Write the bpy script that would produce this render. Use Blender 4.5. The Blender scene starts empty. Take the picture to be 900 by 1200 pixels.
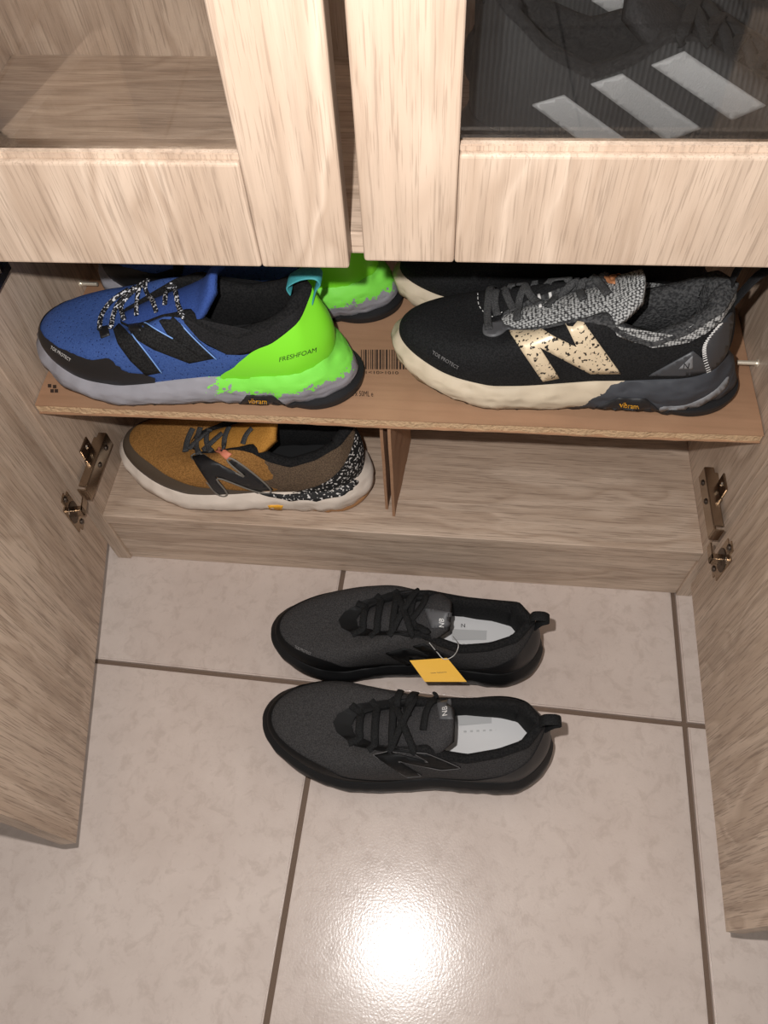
import bpy, bmesh, math, random
import numpy as np
from mathutils import Vector, Matrix, noise
from mathutils.bvhtree import BVHTree
from mathutils.geometry import delaunay_2d_cdt
random.seed(7)
scene = bpy.context.scene
COL = scene.collection

# ---------------------------------------------------------------- camera
FPX, YAW, PITCH, ROLL, CAMH = 869.5, -0.1603, 1.0104, -0.0758, 0.84
def cam_axes():
    cy, sy, cp, sp = math.cos(YAW), math.sin(YAW), math.cos(PITCH), math.sin(PITCH)
    f = Vector((sy*cp, cy*cp, -sp)); r = Vector((cy, -sy, 0)); u = r.cross(f)
    cr, sr = math.cos(ROLL), math.sin(ROLL)
    return r*cr + u*sr, u*cr - r*sr, f
CR, CU, CF = cam_axes()
CO = Vector((0, 0, CAMH))
cd = bpy.data.cameras.new('camera'); cam = bpy.data.objects.new('camera', cd); COL.objects.link(cam)
cam.matrix_world = Matrix(((CR.x, CU.x, -CF.x, CO.x), (CR.y, CU.y, -CF.y, CO.y), (CR.z, CU.z, -CF.z, CO.z), (0, 0, 0, 1)))
cd.sensor_fit = 'VERTICAL'; cd.sensor_height = 36; cd.sensor_width = 27; cd.lens = FPX*36/1200
cd.clip_start = 0.01
scene.camera = cam
def ray(px, py): return CF + CR*((px-450)/FPX) - CU*((py-600)/FPX)
def on_z(px, py, z): d = ray(px, py); return CO + d*((z-CAMH)/d.z)
def on_y(px, py, y): d = ray(px, py); return CO + d*(y/d.y)
def on_x(px, py, x): d = ray(px, py); return CO + d*(x/d.x)

# ---------------------------------------------------------------- world, flash, exposure
w = bpy.data.worlds.new('world'); scene.world = w; w.use_nodes = True
w.node_tree.nodes['Background'].inputs[0].default_value = (1.0, 0.975, 0.95, 1)
w.node_tree.nodes['Background'].inputs[1].default_value = 0.34
fl = bpy.data.lights.new('phone_flash', 'SPOT'); fl.energy = 17; fl.color = (1, 0.98, 0.965); fl.shadow_soft_size = 0.006
fl.spot_size = math.radians(170); fl.spot_blend = 0.4
flo = bpy.data.objects.new('phone_flash', fl); COL.objects.link(flo)
flo.location = (-0.045, 0.046, 0.845)
flo.rotation_euler = CF.to_track_quat('-Z', 'Y').to_euler()
scene.view_settings.view_transform = 'Standard'; scene.view_settings.look = 'None'
scene.view_settings.gamma = 1; scene.view_settings.use_curve_mapping = False
scene.view_settings.exposure = 0.0

# ---------------------------------------------------------------- materials
def sr(r, g, b):
    f = lambda c: (c/255/12.92) if c/255 <= .04045 else ((c/255+.055)/1.055)**2.4
    return (f(r), f(g), f(b), 1)
class NT:
    def __init__(s, name):
        s.m = bpy.data.materials.new(name); s.m.use_nodes = True; s.t = s.m.node_tree
        s.b = s.t.nodes['Principled BSDF']; s.out = s.t.nodes['Material Output']
    def n(s, typ, **kw):
        nd = s.t.nodes.new(typ)
        for k, v in kw.items():
            if k in nd.inputs: s.set(nd.inputs[k], v)
            else: setattr(nd, k, v)
        return nd
    def set(s, inp, v):
        if hasattr(v, 'is_output'): s.t.links.new(v, inp)
        else: inp.default_value = v
    def p(s, k, v): s.set(s.b.inputs[k], v)
    def coord(s, kind='Object'): return s.n('ShaderNodeTexCoord').outputs[kind]
    def mapping(s, v, scale=(1, 1, 1), rot=(0, 0, 0), loc=(0, 0, 0)):
        return s.n('ShaderNodeMapping', Vector=v, Scale=scale, Rotation=rot, Location=loc).outputs[0]
    def noise(s, v, scale, detail=3, rough=.5, dist=0):
        nd = s.n('ShaderNodeTexNoise', Scale=scale, Detail=detail, Roughness=rough, Distortion=dist); s.set(nd.inputs['Vector'], v); return nd.outputs[0]
    def ramp(s, f, stops, interp='LINEAR'):
        nd = s.n('ShaderNodeValToRGB'); s.set(nd.inputs[0], f); cr = nd.color_ramp; cr.interpolation = interp
        while len(cr.elements) < len(stops): cr.elements.new(.5)
        for e, (p, c) in zip(cr.elements, stops):
            e.position = p; e.color = c if hasattr(c, '__len__') else (c, c, c, 1)
        return nd.outputs[0]
    def math(s, op, a, b=0.0, c=None):
        nd = s.n('ShaderNodeMath', operation=op); s.set(nd.inputs[0], a); s.set(nd.inputs[1], b)
        if c is not None: s.set(nd.inputs[2], c)
        return nd.outputs[0]
    def mix(s, f, a, b, blend='MIX'):
        nd = s.n('ShaderNodeMix', data_type='RGBA', blend_type=blend)
        s.set(nd.inputs['Factor'], f); s.set(nd.inputs[6], a); s.set(nd.inputs[7], b); return nd.outputs[2]
    def bump(s, h, strength=.3, dist=.001):
        nd = s.n('ShaderNodeBump', Strength=strength, Distance=dist); s.set(nd.inputs['Height'], h); s.p('Normal', nd.outputs[0]); return nd

def plain(name, col, rough=.6, metal=0, bump=None, spec=.5):
    m = NT(name); m.p('Base Color', col); m.p('Roughness', rough); m.p('Metallic', metal); m.p('Specular IOR Level', spec)
    if bump:
        m.bump(m.noise(m.coord(), bump[0], 4), bump[1], bump[2])
    return m.m
def wood(name, axis, seed, light, mid, dark, ct=.6):
    m = NT(name)
    st = [30.0, 30.0, 30.0]; st[axis] = 1.1
    co = m.coord()
    loc = (seed*3.7, seed*1.9, seed*2.3)
    wob = m.noise(m.mapping(co, [4.0 if k == axis else 9.0 for k in range(3)], loc=loc), 1.3, 2)
    v1 = m.mapping(co, st, loc=loc)
    va = m.n('ShaderNodeVectorMath', operation='ADD'); m.set(va.inputs[0], v1)
    vs = m.n('ShaderNodeVectorMath', operation='SCALE'); m.set(vs.inputs[0], m.n('ShaderNodeCombineXYZ', X=wob, Y=wob, Z=wob).outputs[0]); vs.inputs['Scale'].default_value = 3.4
    m.set(va.inputs[1], vs.outputs[0])
    bands = m.noise(va.outputs[0], .42, 2, .5, .3)
    sf = [820.0]*3; sf[axis] = 24
    fine = m.noise(m.mapping(co, sf, loc=loc, rot=(.03, .03, .03)), 1.0, 2, .6)
    sg = [170.0]*3; sg[axis] = 7
    fine2 = m.noise(m.mapping(co, sg, loc=loc, rot=(-.04, .04, .04)), 1.0, 4, .65)
    c = m.ramp(bands, [(.34, light), (.46, mid), (.5, light), (.58, mid), (.64, light)])
    c = m.mix(m.ramp(fine2, [(.46, 0), (.72, .62*ct)]), c, dark)
    c = m.mix(m.ramp(fine, [(.55, 0), (.62, .75*ct)]), c, dark)
    m.p('Base Color', c); m.p('Roughness', .48); m.p('Specular IOR Level', .35)
    m.bump(m.math('ADD', fine, fine2), .22, .0006)
    return m.m
OAK_L, OAK_M, OAK_D = sr(200, 178, 158), sr(178, 155, 135), sr(112, 93, 78)
WV = [wood('oak_upright_%d' % i, 2, i+1, OAK_L, OAK_M, OAK_D) for i in range(3)]
WD = [wood('oak_door_%d' % i, 2, i+21, OAK_L, OAK_M, OAK_D, .72) for i in range(2)]
WG = [wood('oak_stile_%d' % i, 2, i+31, OAK_L, OAK_M, OAK_D, .42) for i in range(2)]
WH = [wood('oak_level_%d' % i, 0, i+5, OAK_L, OAK_M, OAK_D) for i in range(2)]
def tile_mat():
    m = NT('stone_tile'); co = m.coord('Object')
    big = m.noise(co, 9, 6, .65); mid = m.noise(co, 60, 6, .7, .5); fi = m.noise(co, 420, 3)
    c = m.ramp(big, [(.3, sr(192, 176, 166)), (.7, sr(206, 191, 181))])
    c = m.mix(m.ramp(mid, [(.36, .4), (.5, 0)]), c, sr(172, 155, 144))
    c = m.mix(m.ramp(mid, [(.58, 0), (.72, .3)]), c, sr(206, 191, 179))
    c = m.mix(m.ramp(m.noise(co, 160, 4, .7), [(.62, 0), (.75, .3)]), c, sr(150, 132, 118))
    m.p('Base Color', c); m.p('Roughness', .21); m.p('Specular IOR Level', .40)
    m.bump(m.math('ADD', fi, m.math('MULTIPLY', mid, .8)), .16, .0008)
    return m.m
TILE = tile_mat()
GROUT = plain('grout', sr(112, 93, 79), .95, bump=(600, .5, .001))
WALL = plain('wall_paint', sr(205, 195, 182), .9)
NICKEL = plain('nickel', sr(176, 162, 146), .24, 1.0)
STEEL_D = plain('steel_dark', sr(96, 86, 78), .35, 1.0)
PINM = plain('pin_metal', sr(230, 222, 205), .3, .6)
def card_mat():
    m = NT('cardboard'); co = m.coord()
    st = m.noise(m.mapping(co, (9, 160, 160)), 1.0, 3)
    c = m.ramp(m.noise(co, 14, 4), [(.3, sr(152, 114, 86)), (.7, sr(168, 130, 100))])
    c = m.mix(m.ramp(st, [(.45, 0), (.7, .25)]), c, sr(128, 97, 70))
    m.p('Base Color', c); m.p('Roughness', .85); m.bump(m.noise(co, 300, 3), .12, .0006)
    return m.m
CARD = card_mat()
CARD_E = plain('cardboard_torn', sr(196, 164, 128), .95, bump=(240, .9, .003))
INK = plain('print_ink', sr(52, 36, 26), .8)
def glass_mat():
    m = NT('clear_glass')
    tr = m.n('ShaderNodeBsdfTransparent', Color=(.95, .95, .945, 1)); gl = m.n('ShaderNodeBsdfGlossy', Color=(1, 1, 1, 1), Roughness=.02)
    fr = m.n('ShaderNodeFresnel', IOR=1.5); mx = m.n('ShaderNodeMixShader')
    m.set(mx.inputs[0], m.math('MULTIPLY', fr.outputs[0], .95)); m.set(mx.inputs[1], tr.outputs[0]); m.set(mx.inputs[2], gl.outputs[0])
    m.set(m.out.inputs[0], mx.outputs[0]); return m.m
GLASS = glass_mat()

# ---------------------------------------------------------------- object helpers
def link(name, me, mat, parent=None, smooth=False):
    o = bpy.data.objects.new(name, me); COL.objects.link(o)
    if mat is not None:
        for mm in (mat if isinstance(mat, (list, tuple)) else [mat]): me.materials.append(mm)
    if parent: o.parent = parent
    if smooth:
        for p in me.polygons: p.use_smooth = True
    return o
def empty(name, loc=(0, 0, 0), rz=0, parent=None):
    o = bpy.data.objects.new(name, None); COL.objects.link(o); o.location = loc; o.rotation_euler = (0, 0, rz); o.empty_display_size = .03
    if parent: o.parent = parent
    return o
def tag(o, label, cat=None, group=None, kind=None):
    if label: o['label'] = label
    if cat: o['category'] = cat
    if group: o['group'] = group
    if kind: o['kind'] = kind
    return o
def from_py(name, v, f): 
    me = bpy.data.meshes.new(name); me.from_pydata([tuple(a) for a in v], [], f); me.update(); return me
def bm_box(bm, a, b):
    g = bmesh.ops.create_cube(bm, size=1); c = [(x+y)/2 for x, y in zip(a, b)]; s = [abs(y-x) for x, y in zip(a, b)]
    for v in g['verts']: v.co = Vector((c[0]+v.co.x*s[0], c[1]+v.co.y*s[1], c[2]+v.co.z*s[2]))
    return g['verts']
def bm_done(bm, name):
    bmesh.ops.recalc_face_normals(bm, faces=bm.faces[:])
    me = bpy.data.meshes.new(name); bm.to_mesh(me); bm.free(); return me
def box(name, a, b, mat, parent=None, bev=.0012, seg=2):
    bm = bmesh.new(); bm_box(bm, a, b)
    if bev: bmesh.ops.bevel(bm, geom=bm.edges[:], offset=bev, segments=seg, affect='EDGES', profile=.5)
    return link(name, bm_done(bm, name), mat, parent)
def cyl(bm, p0, p1, r, n=14, r2=None):
    p0, p1 = Vector(p0), Vector(p1); d = p1-p0
    g = bmesh.ops.create_cone(bm, cap_ends=True, segments=n, radius1=r, radius2=r if r2 is None else r2, depth=d.length)
    M = Matrix.Translation((p0+p1)/2) @ d.to_track_quat('Z', 'Y').to_matrix().to_4x4()
    bmesh.ops.transform(bm, matrix=M, verts=g['verts']); return g['verts']
def catmull(pts, n=8, closed=False):
    P = [Vector(p) for p in pts]; out = []; m = len(P)
    for i in range(m if closed else m-1):
        g = (lambda k: P[k % m]) if closed else (lambda k: P[max(0, min(m-1, k))])
        a, b, c, d = g(i-1), g(i), g(i+1), g(i+2)
        for k in range(n):
            t = k/n
            out.append(.5*((2*b)+(c-a)*t+(2*a-5*b+4*c-d)*t*t+(3*b-a-3*c+d)*t**3))
    if not closed: out.append(P[-1])
    return out
def sweep(path, ups, hw, ht, n=8, power=.7):
    """closed-section ribbon/tube along path; ups = surface normals, hw/ht half width/height"""
    V, F = [], []; m = len(path)
    for i, p in enumerate(path):
        t = (path[min(i+1, m-1)]-path[max(i-1, 0)]).normalized(); up = Vector(ups[i] if isinstance(ups, list) else ups)
        s = t.cross(up)
        if s.length < 1e-6: s = t.orthogonal()
        s.normalize(); up = s.cross(t).normalized()
        for k in range(n):
            a = 2*math.pi*k/n; c, d = math.cos(a), math.sin(a)
            V.append(p+s*(hw*math.copysign(abs(c)**power, c))+up*(ht*math.copysign(abs(d)**power, d)))
    for i in range(m-1):
        for k in range(n):
            F.append((i*n+k, i*n+(k+1) % n, (i+1)*n+(k+1) % n, (i+1)*n+k))
    F.append(tuple(range(n))[::-1]); F.append(tuple((m-1)*n+k for k in range(n)))
    return V, F

# ---------------------------------------------------------------- setting: floor of tiles, wall
XL, XR, YF, YB, ZB = -.4068, .2851, .4255, .655, .1063      # inner sides, front plane, back, bottom board top
TW = .018
floor = box('floor', (-2.2, -2.2, -.05), (2.2, .74, -.006), GROUT, bev=0); tag(floor, 'beige stone-look tiled floor with dark brown grout joints', kind='structure')
TY, TX0, TY0, PITCH_T, GAP = -.0269, -.1391, .274, .4101, .0062
ct, st_ = math.cos(TY), math.sin(TY)
def tile_mesh():
    bm = bmesh.new(); h = (PITCH_T-GAP)/2
    bm_box(bm, (-h, -h, -.012), (h, h, 0)); 
    bmesh.ops.bevel(bm, geom=[e for e in bm.edges if all(v.co.z > -.001 for v in e.verts)], offset=.0016, segments=2, affect='EDGES')
    return bm_done(bm, 'tile')
tme = tile_mesh(); tme.materials.append(TILE)
for i in range(-4, 5):
    for j in range(-5, 2):
        a, b = TX0+(i+.5)*PITCH_T, TY0+(j+.5)*PITCH_T
        x, y = a*ct-b*st_, a*st_+b*ct
        if abs(x) > 1.95 or y > .5 and abs(x) > 1.95: continue
        if y+.22 > .98: continue
        o = bpy.data.objects.new('tile', tme); COL.objects.link(o); o.parent = floor
        o.location = (x, y, 0); o.rotation_euler = (0, 0, TY + random.choice((0, math.pi/2, math.pi, -math.pi/2)))
wall = box('wall_back', (-2.2, .70, 0), (2.2, .74, 2.4), WALL, bev=0); tag(wall, 'plain painted wall behind the shoe cabinet', kind='structure')

# ---------------------------------------------------------------- cabinet
cab = empty('shoe_cabinet', ((XL+XR)/2, YF, 0)); tag(cab, 'light oak shoe cabinet with two open lower doors and glazed upper doors', 'cabinet')
cab_inv = Vector((-(XL+XR)/2, -YF, 0))
def cbox(name, a, b, mat, bev=.0008, parent=None):
    o = box(name, a, b, mat, None, bev); o.data.transform(Matrix.Translation(cab_inv)); o.parent = parent or cab; return o
ZT0, ZT1 = .495, .512            # board between the two compartments
cbox('side_panel', (XL-TW, YF, 0), (XL, YB+.006, 1.02), WV[0]); cbox('side_panel', (XR, YF, 0), (XR+TW, YB+.006, 1.02), WV[1])
cbox('bottom_board', (XL, YF+.0005, ZB-.018), (XR, YB, ZB), WH[0]); cbox('plinth', (XL, YF+.003, 0), (XR, YF+.021, ZB-.0182), WH[1])
cbox('middle_board', (XL, YF+.0005, ZT0), (XR, YB, ZT1), WH[1]); cbox('top_board', (XL, YF+.0005, 1.0), (XR, YB, 1.02), WH[0])
cbox('back_panel', (XL, YB, ZB-.018), (XR, YB+.006, 1.0), WV[2])
# lower doors
def lower_door(side, hinge, free, zb0, zb1, mat):
    d = Vector(free)-Vector(hinge); L = d.length; rz = math.atan2(d.x, -d.y)
    bm = bmesh.new(); bm_box(bm, (min(0, side*TW), -L, zb0), (max(0, side*TW), 0, zb1))
    outer = [e for e in bm.edges if all(abs(v.co.x-side*TW) < 1e-5 for v in e.verts)]
    bmesh.ops.bevel(bm, geom=outer, offset=.006, segments=3, affect='EDGES', profile=.6)
    o = link('door', bm_done(bm, 'door'), mat, cab); o.location = Vector((hinge[0], hinge[1], 0))+cab_inv; o.rotation_euler = (0, 0, rz); return o, rz, L
dl, rzl, LL = lower_door(-1, (-.4087, .4105), (-.3399, .0776), .07, .4905, WD[0]); dl['label'] = 'oak door swung open beside the tan shoe'
dr, rzr, LR = lower_door(1, (.2795, .405), (.2694, .0596), .07, .4905, WD[1]); dr['label'] = 'oak door swung open beside the grey and black shoes'
# hinges: mounting plate and arm on the side panel, cup plate on the door
def hinge(side, z, door_h, rz):
    """side -1 left; local x points into the cabinet from side panel"""
    xs = XL if side < 0 else XR; sg = 1 if side < 0 else -1
    h = empty('hinge', Vector((xs, YF+.034, z))+cab_inv, 0, cab)
    def b(name, a, bb, m, bev=.0008):
        a = (sg*a[0], a[1], a[2]); bb = (sg*bb[0], bb[1], bb[2]); return box(name, tuple(map(min, a, bb)), tuple(map(max, a, bb)), m, h, bev)
    # wing plate on the side panel, seen as two lugs with screws
    bm = bmesh.new()
    for z0, z1 in ((-.026, -.010), (.010, .026)):
        bm_box(bm, tuple(map(min, (0, -.008, z0), (sg*.0022, .014, z0))), (max(0, sg*.0022), .014, z1))
    bm_box(bm, (min(0, sg*.006), -.010, -.0095), (max(0, sg*.006), .026, .0095))
    bmesh.ops.bevel(bm, geom=bm.edges[:], offset=.0008, segments=2, affect='EDGES')
    link('mounting_plate', bm_done(bm, 'mounting_plate'), NICKEL, h)
    # arm: channel section running to the door
    bm = bmesh.new()
    bm_box(bm, (min(sg*.0125, sg*.014), -.046, -.0095), (max(sg*.0125, sg*.014), .032, .0095))
    for q in (-1, 1): bm_box(bm, (min(sg*.004, sg*.0138), -.042, q*.0095-.0008), (max(sg*.004, sg*.0138), .032, q*.0095+.0008))
    bm_box(bm, (min(sg*.004, sg*.0138), -.0475, -.0098), (max(sg*.004, sg*.0138), -.0455, .0098))
    bmesh.ops.bevel(bm, geom=bm.edges[:], offset=.0005, segments=2, affect='EDGES')
    link('arm', bm_done(bm, 'arm'), NICKEL, h)
    for (y, zz, x0) in ((.006, .018, .002), (.006, -.018, .002), (.018, 0, .0138), (-.006, 0, .0138)):
        bm = bmesh.new(); cyl(bm, (sg*x0, y, zz), (sg*(x0+.0016), y, zz), .0038, 16, .0026)
        bm_box(bm, (min(sg*(x0+.0015), sg*(x0+.0019)), y-.0024, zz-.0005), (max(sg*(x0+.0015), sg*(x0+.0019)), y+.0024, zz+.0005))
        link('screw', bm_done(bm, 'screw'), STEEL_D if x0 > .01 else NICKEL, h)
    # cup plate on the door's inner face (door local: y from hinge edge, inner face x = 0)
    dh = empty('hinge_cup', (0, 0, 0), 0, cab); dh.location = Vector((door_h[0], door_h[1], z))+cab_inv; dh.rotation_euler = (0, 0, rz)
    bm = bmesh.new(); N = 24; c = -.0215
    prof = []
    for k in range(N):
        a = 2*math.pi*k/N; prof.append((c+.013*math.cos(a), .019*math.sin(a)))
    bm_box(bm, (min(0, sg*.0014), -.0340, -.0285), (max(0, sg*.0014), -.0085, .0285))
    bmesh.ops.bevel(bm, geom=[e for e in bm.edges if abs(e.verts[0].co.x-e.verts[1].co.x) > .001], offset=.007, segments=4, affect='EDGES')
    link('cup_plate', bm_done(bm, 'cup_plate'), NICKEL, dh)
    bm = bmesh.new()      # dark cup mouth with the pivot link in it
    cyl(bm, (sg*.0012, c, 0), (sg*.0019, c, 0), .0125, 24)
    link('cup', bm_done(bm, 'cup'), STEEL_D, dh)
    bm = bmesh.new(); bm_box(bm, (min(0, sg*.0125), c-.003, -.006), (max(0, sg*.0125), c+.004, .006))
    bm_box(bm, (min(sg*.0105, sg*.0125), c-.003, -.006), (max(sg*.0105, sg*.0125), -.004, .006))
    bmesh.ops.bevel(bm, geom=bm.edges[:], offset=.0009, segments=2, affect='EDGES')
    link('pivot_link', bm_done(bm, 'pivot_link'), NICKEL, dh)
    for q in (-1, 1):
        bm = bmesh.new(); cyl(bm, (sg*.0012, c+.002, q*.0225), (sg*.0030, c+.002, q*.0225), .0038, 16, .0026); link('screw', bm_done(bm, 'screw'), STEEL_D, dh)
for z in (.172, .425):
    hinge(-1, z, (-.4087, .4105), rzl); hinge(1, z-.004, (.2795, .405), rzr)
# shelf pins
for (x, y, z, s) in ((XL, .5947, .308, 1), (XR, .524, .303, -1)):
    bm = bmesh.new(); cyl(bm, (x, y, z), (x+s*.019, y, z), .0022, 12); cyl(bm, (x+s*.0002, y, z), (x+s*.0015, y, z), .004, 12)
    o = link('shelf_pin', bm_done(bm, 'shelf_pin'), PINM, cab); o.location = cab_inv
# glazed upper doors
DY0, DY1 = .4045, .4235
def glazed(xa, xb, zb_, rz, pivot_x, mats):
    e = empty('glazed_door', Vector((pivot_x, DY1, zb_))+cab_inv, rz, cab); SW = .0605; RH = .0775; H = .50
    def bb(nm, a, b, m):
        bm = bmesh.new(); bm_box(bm, (a[0]-pivot_x, a[1]-DY1, a[2]), (b[0]-pivot_x, b[1]-DY1, b[2]))
        bmesh.ops.bevel(bm, geom=bm.edges[:], offset=.0022, segments=3, affect='EDGES', profile=.5); return link(nm, bm_done(bm, nm), m, e)
    bb('stile', (xa, DY0, 0), (xa+SW, DY1, H), mats[0]); bb('stile', (xb-SW, DY0, 0), (xb, DY1, H), mats[1])
    bb('rail', (xa+SW+.0002, DY0, 0), (xb-SW-.0002, DY1, RH), mats[2]); bb('rail', (xa+SW+.0002, DY0, H-RH), (xb-SW-.0002, DY1, H), mats[2])
    # narrow rebate behind the glass
    bm = bmesh.new(); bm_box(bm, (xa+SW-pivot_x-.004, DY0+.010-DY1, RH-.006), (xb-SW-pivot_x+.004, DY0+.014-DY1, H-RH+.006))
    link('glass_pane', bm_done(bm, 'glass_pane'), GLASS, e)
    bb2 = bmesh.new(); bm_box(bb2, (xa+SW-pivot_x, DY0+.0045-DY1, RH-.001), (xb-SW-pivot_x, DY0+.0098-DY1, RH+.0035)); bmesh.ops.bevel(bb2, geom=bb2.edges[:], offset=.0008, segments=2, affect='EDGES'); link('glazing_bead', bm_done(bb2, 'glazing_bead'), mats[2], e)
    return e
def wood_rail(seed): return wood('oak_rail_%d' % seed, 2, seed, OAK_L, OAK_M, OAK_D, .45)
gl = glazed(XL-TW+.003, -.0770, .499, math.radians(1.2), -.072, (WG[0], WG[1], wood_rail(11))); gl['label'] = 'glazed oak door before an empty shelf'
gr = glazed(-.0665, XR+TW-.003, .5055, math.radians(1.2), -.072, (WG[1], WG[0], wood_rail(12))); gr['label'] = 'glazed oak door before black striped trainers'

# ---------------------------------------------------------------- cardboard shelf and its prop
CA, CB = .2945, -.013                       # top of the cardboard: z = CA + CB * (x + .061)
def zcard(x): return CA+CB*(x+.061)
tilt = math.atan(CB)
cs = empty('cardboard_shelf', (0, 0, 0)); tag(cs, 'flattened brown cardboard box laid as a makeshift shelf under blue and grey shoes', 'cardboard')
def card_sheet(name, zoff, th, front_l, front_r, back, drop, rag, mat, xa=XL+.0015, xb=XR-.0015):
    nx, ny = 90, 10; V, F = [], []
    for side in (0, 1):
        for i in range(nx+1):
            x = xa+(xb-xa)*i/nx; yf = front_l+(front_r-front_l)*i/nx + rag*noise.noise(Vector((x*60, zoff*900, 0)))+rag*.6*noise.noise(Vector((x*230, 3, zoff*500)))
            for j in range(ny+1):
                t = (0, .03, .06, .10, .13, .2, .4, .6, .8, .95, 1)[j]; y = yf+(back-yf)*t
                z = zcard(x)+zoff-(th if side else 0)
                if t < .115: z -= drop*(1-t/.115)
                z += .0012*noise.noise(Vector((x*9, y*9, zoff*100)))
                V.append((x, y, z))
    n1 = (nx+1)*(ny+1); idx = lambda s, i, j: s*n1+i*(ny+1)+j
    for i in range(nx):
        for j in range(ny):
            F.append((idx(0, i, j), idx(0, i+1, j), idx(0, i+1, j+1), idx(0, i, j+1))); F.append((idx(1, i, j), idx(1, i, j+1), idx(1, i+1, j+1), idx(1, i+1, j)))
        F.append((idx(0, i, 0), idx(1, i, 0), idx(1, i+1, 0), idx(0, i+1, 0))); F.append((idx(0, i, ny), idx(0, i+1, ny), idx(1, i+1, ny), idx(1, i, ny)))
    for j in range(ny):
        F.append((idx(0, 0, j), idx(0, 0, j+1), idx(1, 0, j+1), idx(1, 0, j))); F.append((idx(0, nx, j), idx(1, nx, j), idx(1, nx, j+1), idx(0, nx, j+1)))
    return link(name, from_py(name, V, F), mat, cs)
card_sheet('cardboard_layer', 0, .0012, .434, .448, .612, .0015, .0003, CARD)
card_sheet('corrugated_layer', -.0013, .0086, .4345, .4485, .610, .0015, .0024, CARD_E)
card_sheet('cardboard_layer', -.0102, .0012, .433, .4475, .611, .0015, .0005, CARD)
# prints on the cardboard: barcode, digits
def flat_text(body, size):
    cu = bpy.data.curves.new('txt', 'FONT'); cu.body = body; cu.size = size; cu.resolution_u = 3
    o = bpy.data.objects.new('txt', cu); COL.objects.link(o); dg = bpy.context.evaluated_depsgraph_get()
    me = bpy.data.meshes.new_from_object(o.evaluated_get(dg)); V = [v.co.copy() for v in me.vertices]; F = [tuple(p.vertices) for p in me.polygons]
    bpy.data.objects.remove(o); bpy.data.curves.remove(cu); bpy.data.meshes.remove(me)
    return V, F
def print_px(name, body, px0, ux, vy, parent, z_of, mat, size=1.0):
    """lettering lying on the cardboard: baseline start at pixel px0, ux / vy pixel vectors of one em"""
    V, F = flat_text(body, size); out = []
    for v in V:
        q = (px0[0]+ux[0]*v.x+vy[0]*v.y, px0[1]+ux[1]*v.x+vy[1]*v.y)
        p = on_z(q[0], q[1], CA); p = on_z(q[0], q[1], z_of(p.x)); out.append(p+Vector((0, 0, .0004)))
    return link(name, from_py(name, out, F), mat, parent)
zc1 = lambda x: zcard(x)+.0012
bcV, bcF = [], []; rb = random.Random(3); xq = 423.0
while xq < 486:
    wq = rb.choice((.8, .8, 1.3, 2.0)); 
    quad = [(xq, 433), (xq+wq, 433), (xq+wq, 410), (xq, 410)]; k = len(bcV)
    for q in quad:
        p = on_z(q[0], q[1], CA); p = on_z(q[0], q[1], zc1(p.x)); bcV.append(p+Vector((0, 0, .0004)))
    bcF.append((k, k+1, k+2, k+3)); xq += wq+rb.choice((.9, 1.2, 1.8))
link('printed_barcode', from_py('barcode', bcV, bcF), INK, cs)
print_px('printed_digits', '0321<10>1010', (414, 438), (8.6, .15), (0, -5.0), cs, zc1, INK)
print_px('printed_text', '12 x 50ML e', (409, 464), (5.6, .2), (0, -9.0), cs, zc1, INK)
for k, (cx, cy) in enumerate(((58, 452), (64, 453), (61, 458), (66, 458))):
    v = [on_z(cx+a, cy+b, zcard(-.40)+.0016) for a, b in ((-2, -2), (2, -2), (2, 2), (-2, 2))]
    link('printed_mark', from_py('mark', v, [(0, 1, 2, 3)]), INK, cs)
# folded prop
pr = empty('cardboard_prop', (-.060, .452, ZB)); tag(pr, 'folded piece of torn cardboard standing under the cardboard shelf next to tan shoe', 'cardboard')
def prop_face(name, a, b, top, n=14, th=.0032, hole=None):
    """upright sheet from floor line a->b, up to z=top, ragged lower corner"""
    a, b = Vector(a), Vector(b); d = (b-a); nrm = Vector((-d.y, d.x, 0)).normalized()*th; V, F = [], []
    for s in (0, 1):
        for i in range(n+1):
            for j in range(9):
                t = i/n; z = ZB+.0006+(top-ZB-.0006)*j/8
                p = a+d*t+nrm*s; p.z = z
                if j == 0: p.z += abs(.006*noise.noise(Vector((t*7, 1, 2))))
                p += nrm.normalized()*.0012*noise.noise(Vector((t*3, z*40, 4)))
                V.append(p-pr.location)
    m = (n+1)*9; ix = lambda s, i, j: s*m+i*9+j
    for i in range(n):
        for j in range(8):
            F.append((ix(0, i, j), ix(0, i+1, j), ix(0, i+1, j+1), ix(0, i, j+1))); F.append((ix(1, i, j), ix(1, i, j+1), ix(1, i+1, j+1), ix(1, i+1, j)))
        F.append((ix(0, i, 0), ix(1, i, 0), ix(1, i+1, 0), ix(0, i+1, 0))); F.append((ix(0, i, 8), ix(0, i+1, 8), ix(1, i+1, 8), ix(1, i, 8)))
    for j in range(8):
        F.append((ix(0, 0, j), ix(0, 0, j+1), ix(1, 0, j+1), ix(1, 0, j))); F.append((ix(0, n, j), ix(1, n, j), ix(1, n, j+1), ix(0, n, j+1)))
    return link(name, from_py(name, V, F), CARD, pr)
ztop = zcard(-.06)-.0132
prop_face('front_flap', (-.0600, .449, 0), (-.0500, .560, 0), ztop); prop_face('rear_flap', (-.0690, .458, 0), (-.0580, .562, 0), ztop-.0006)

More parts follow.
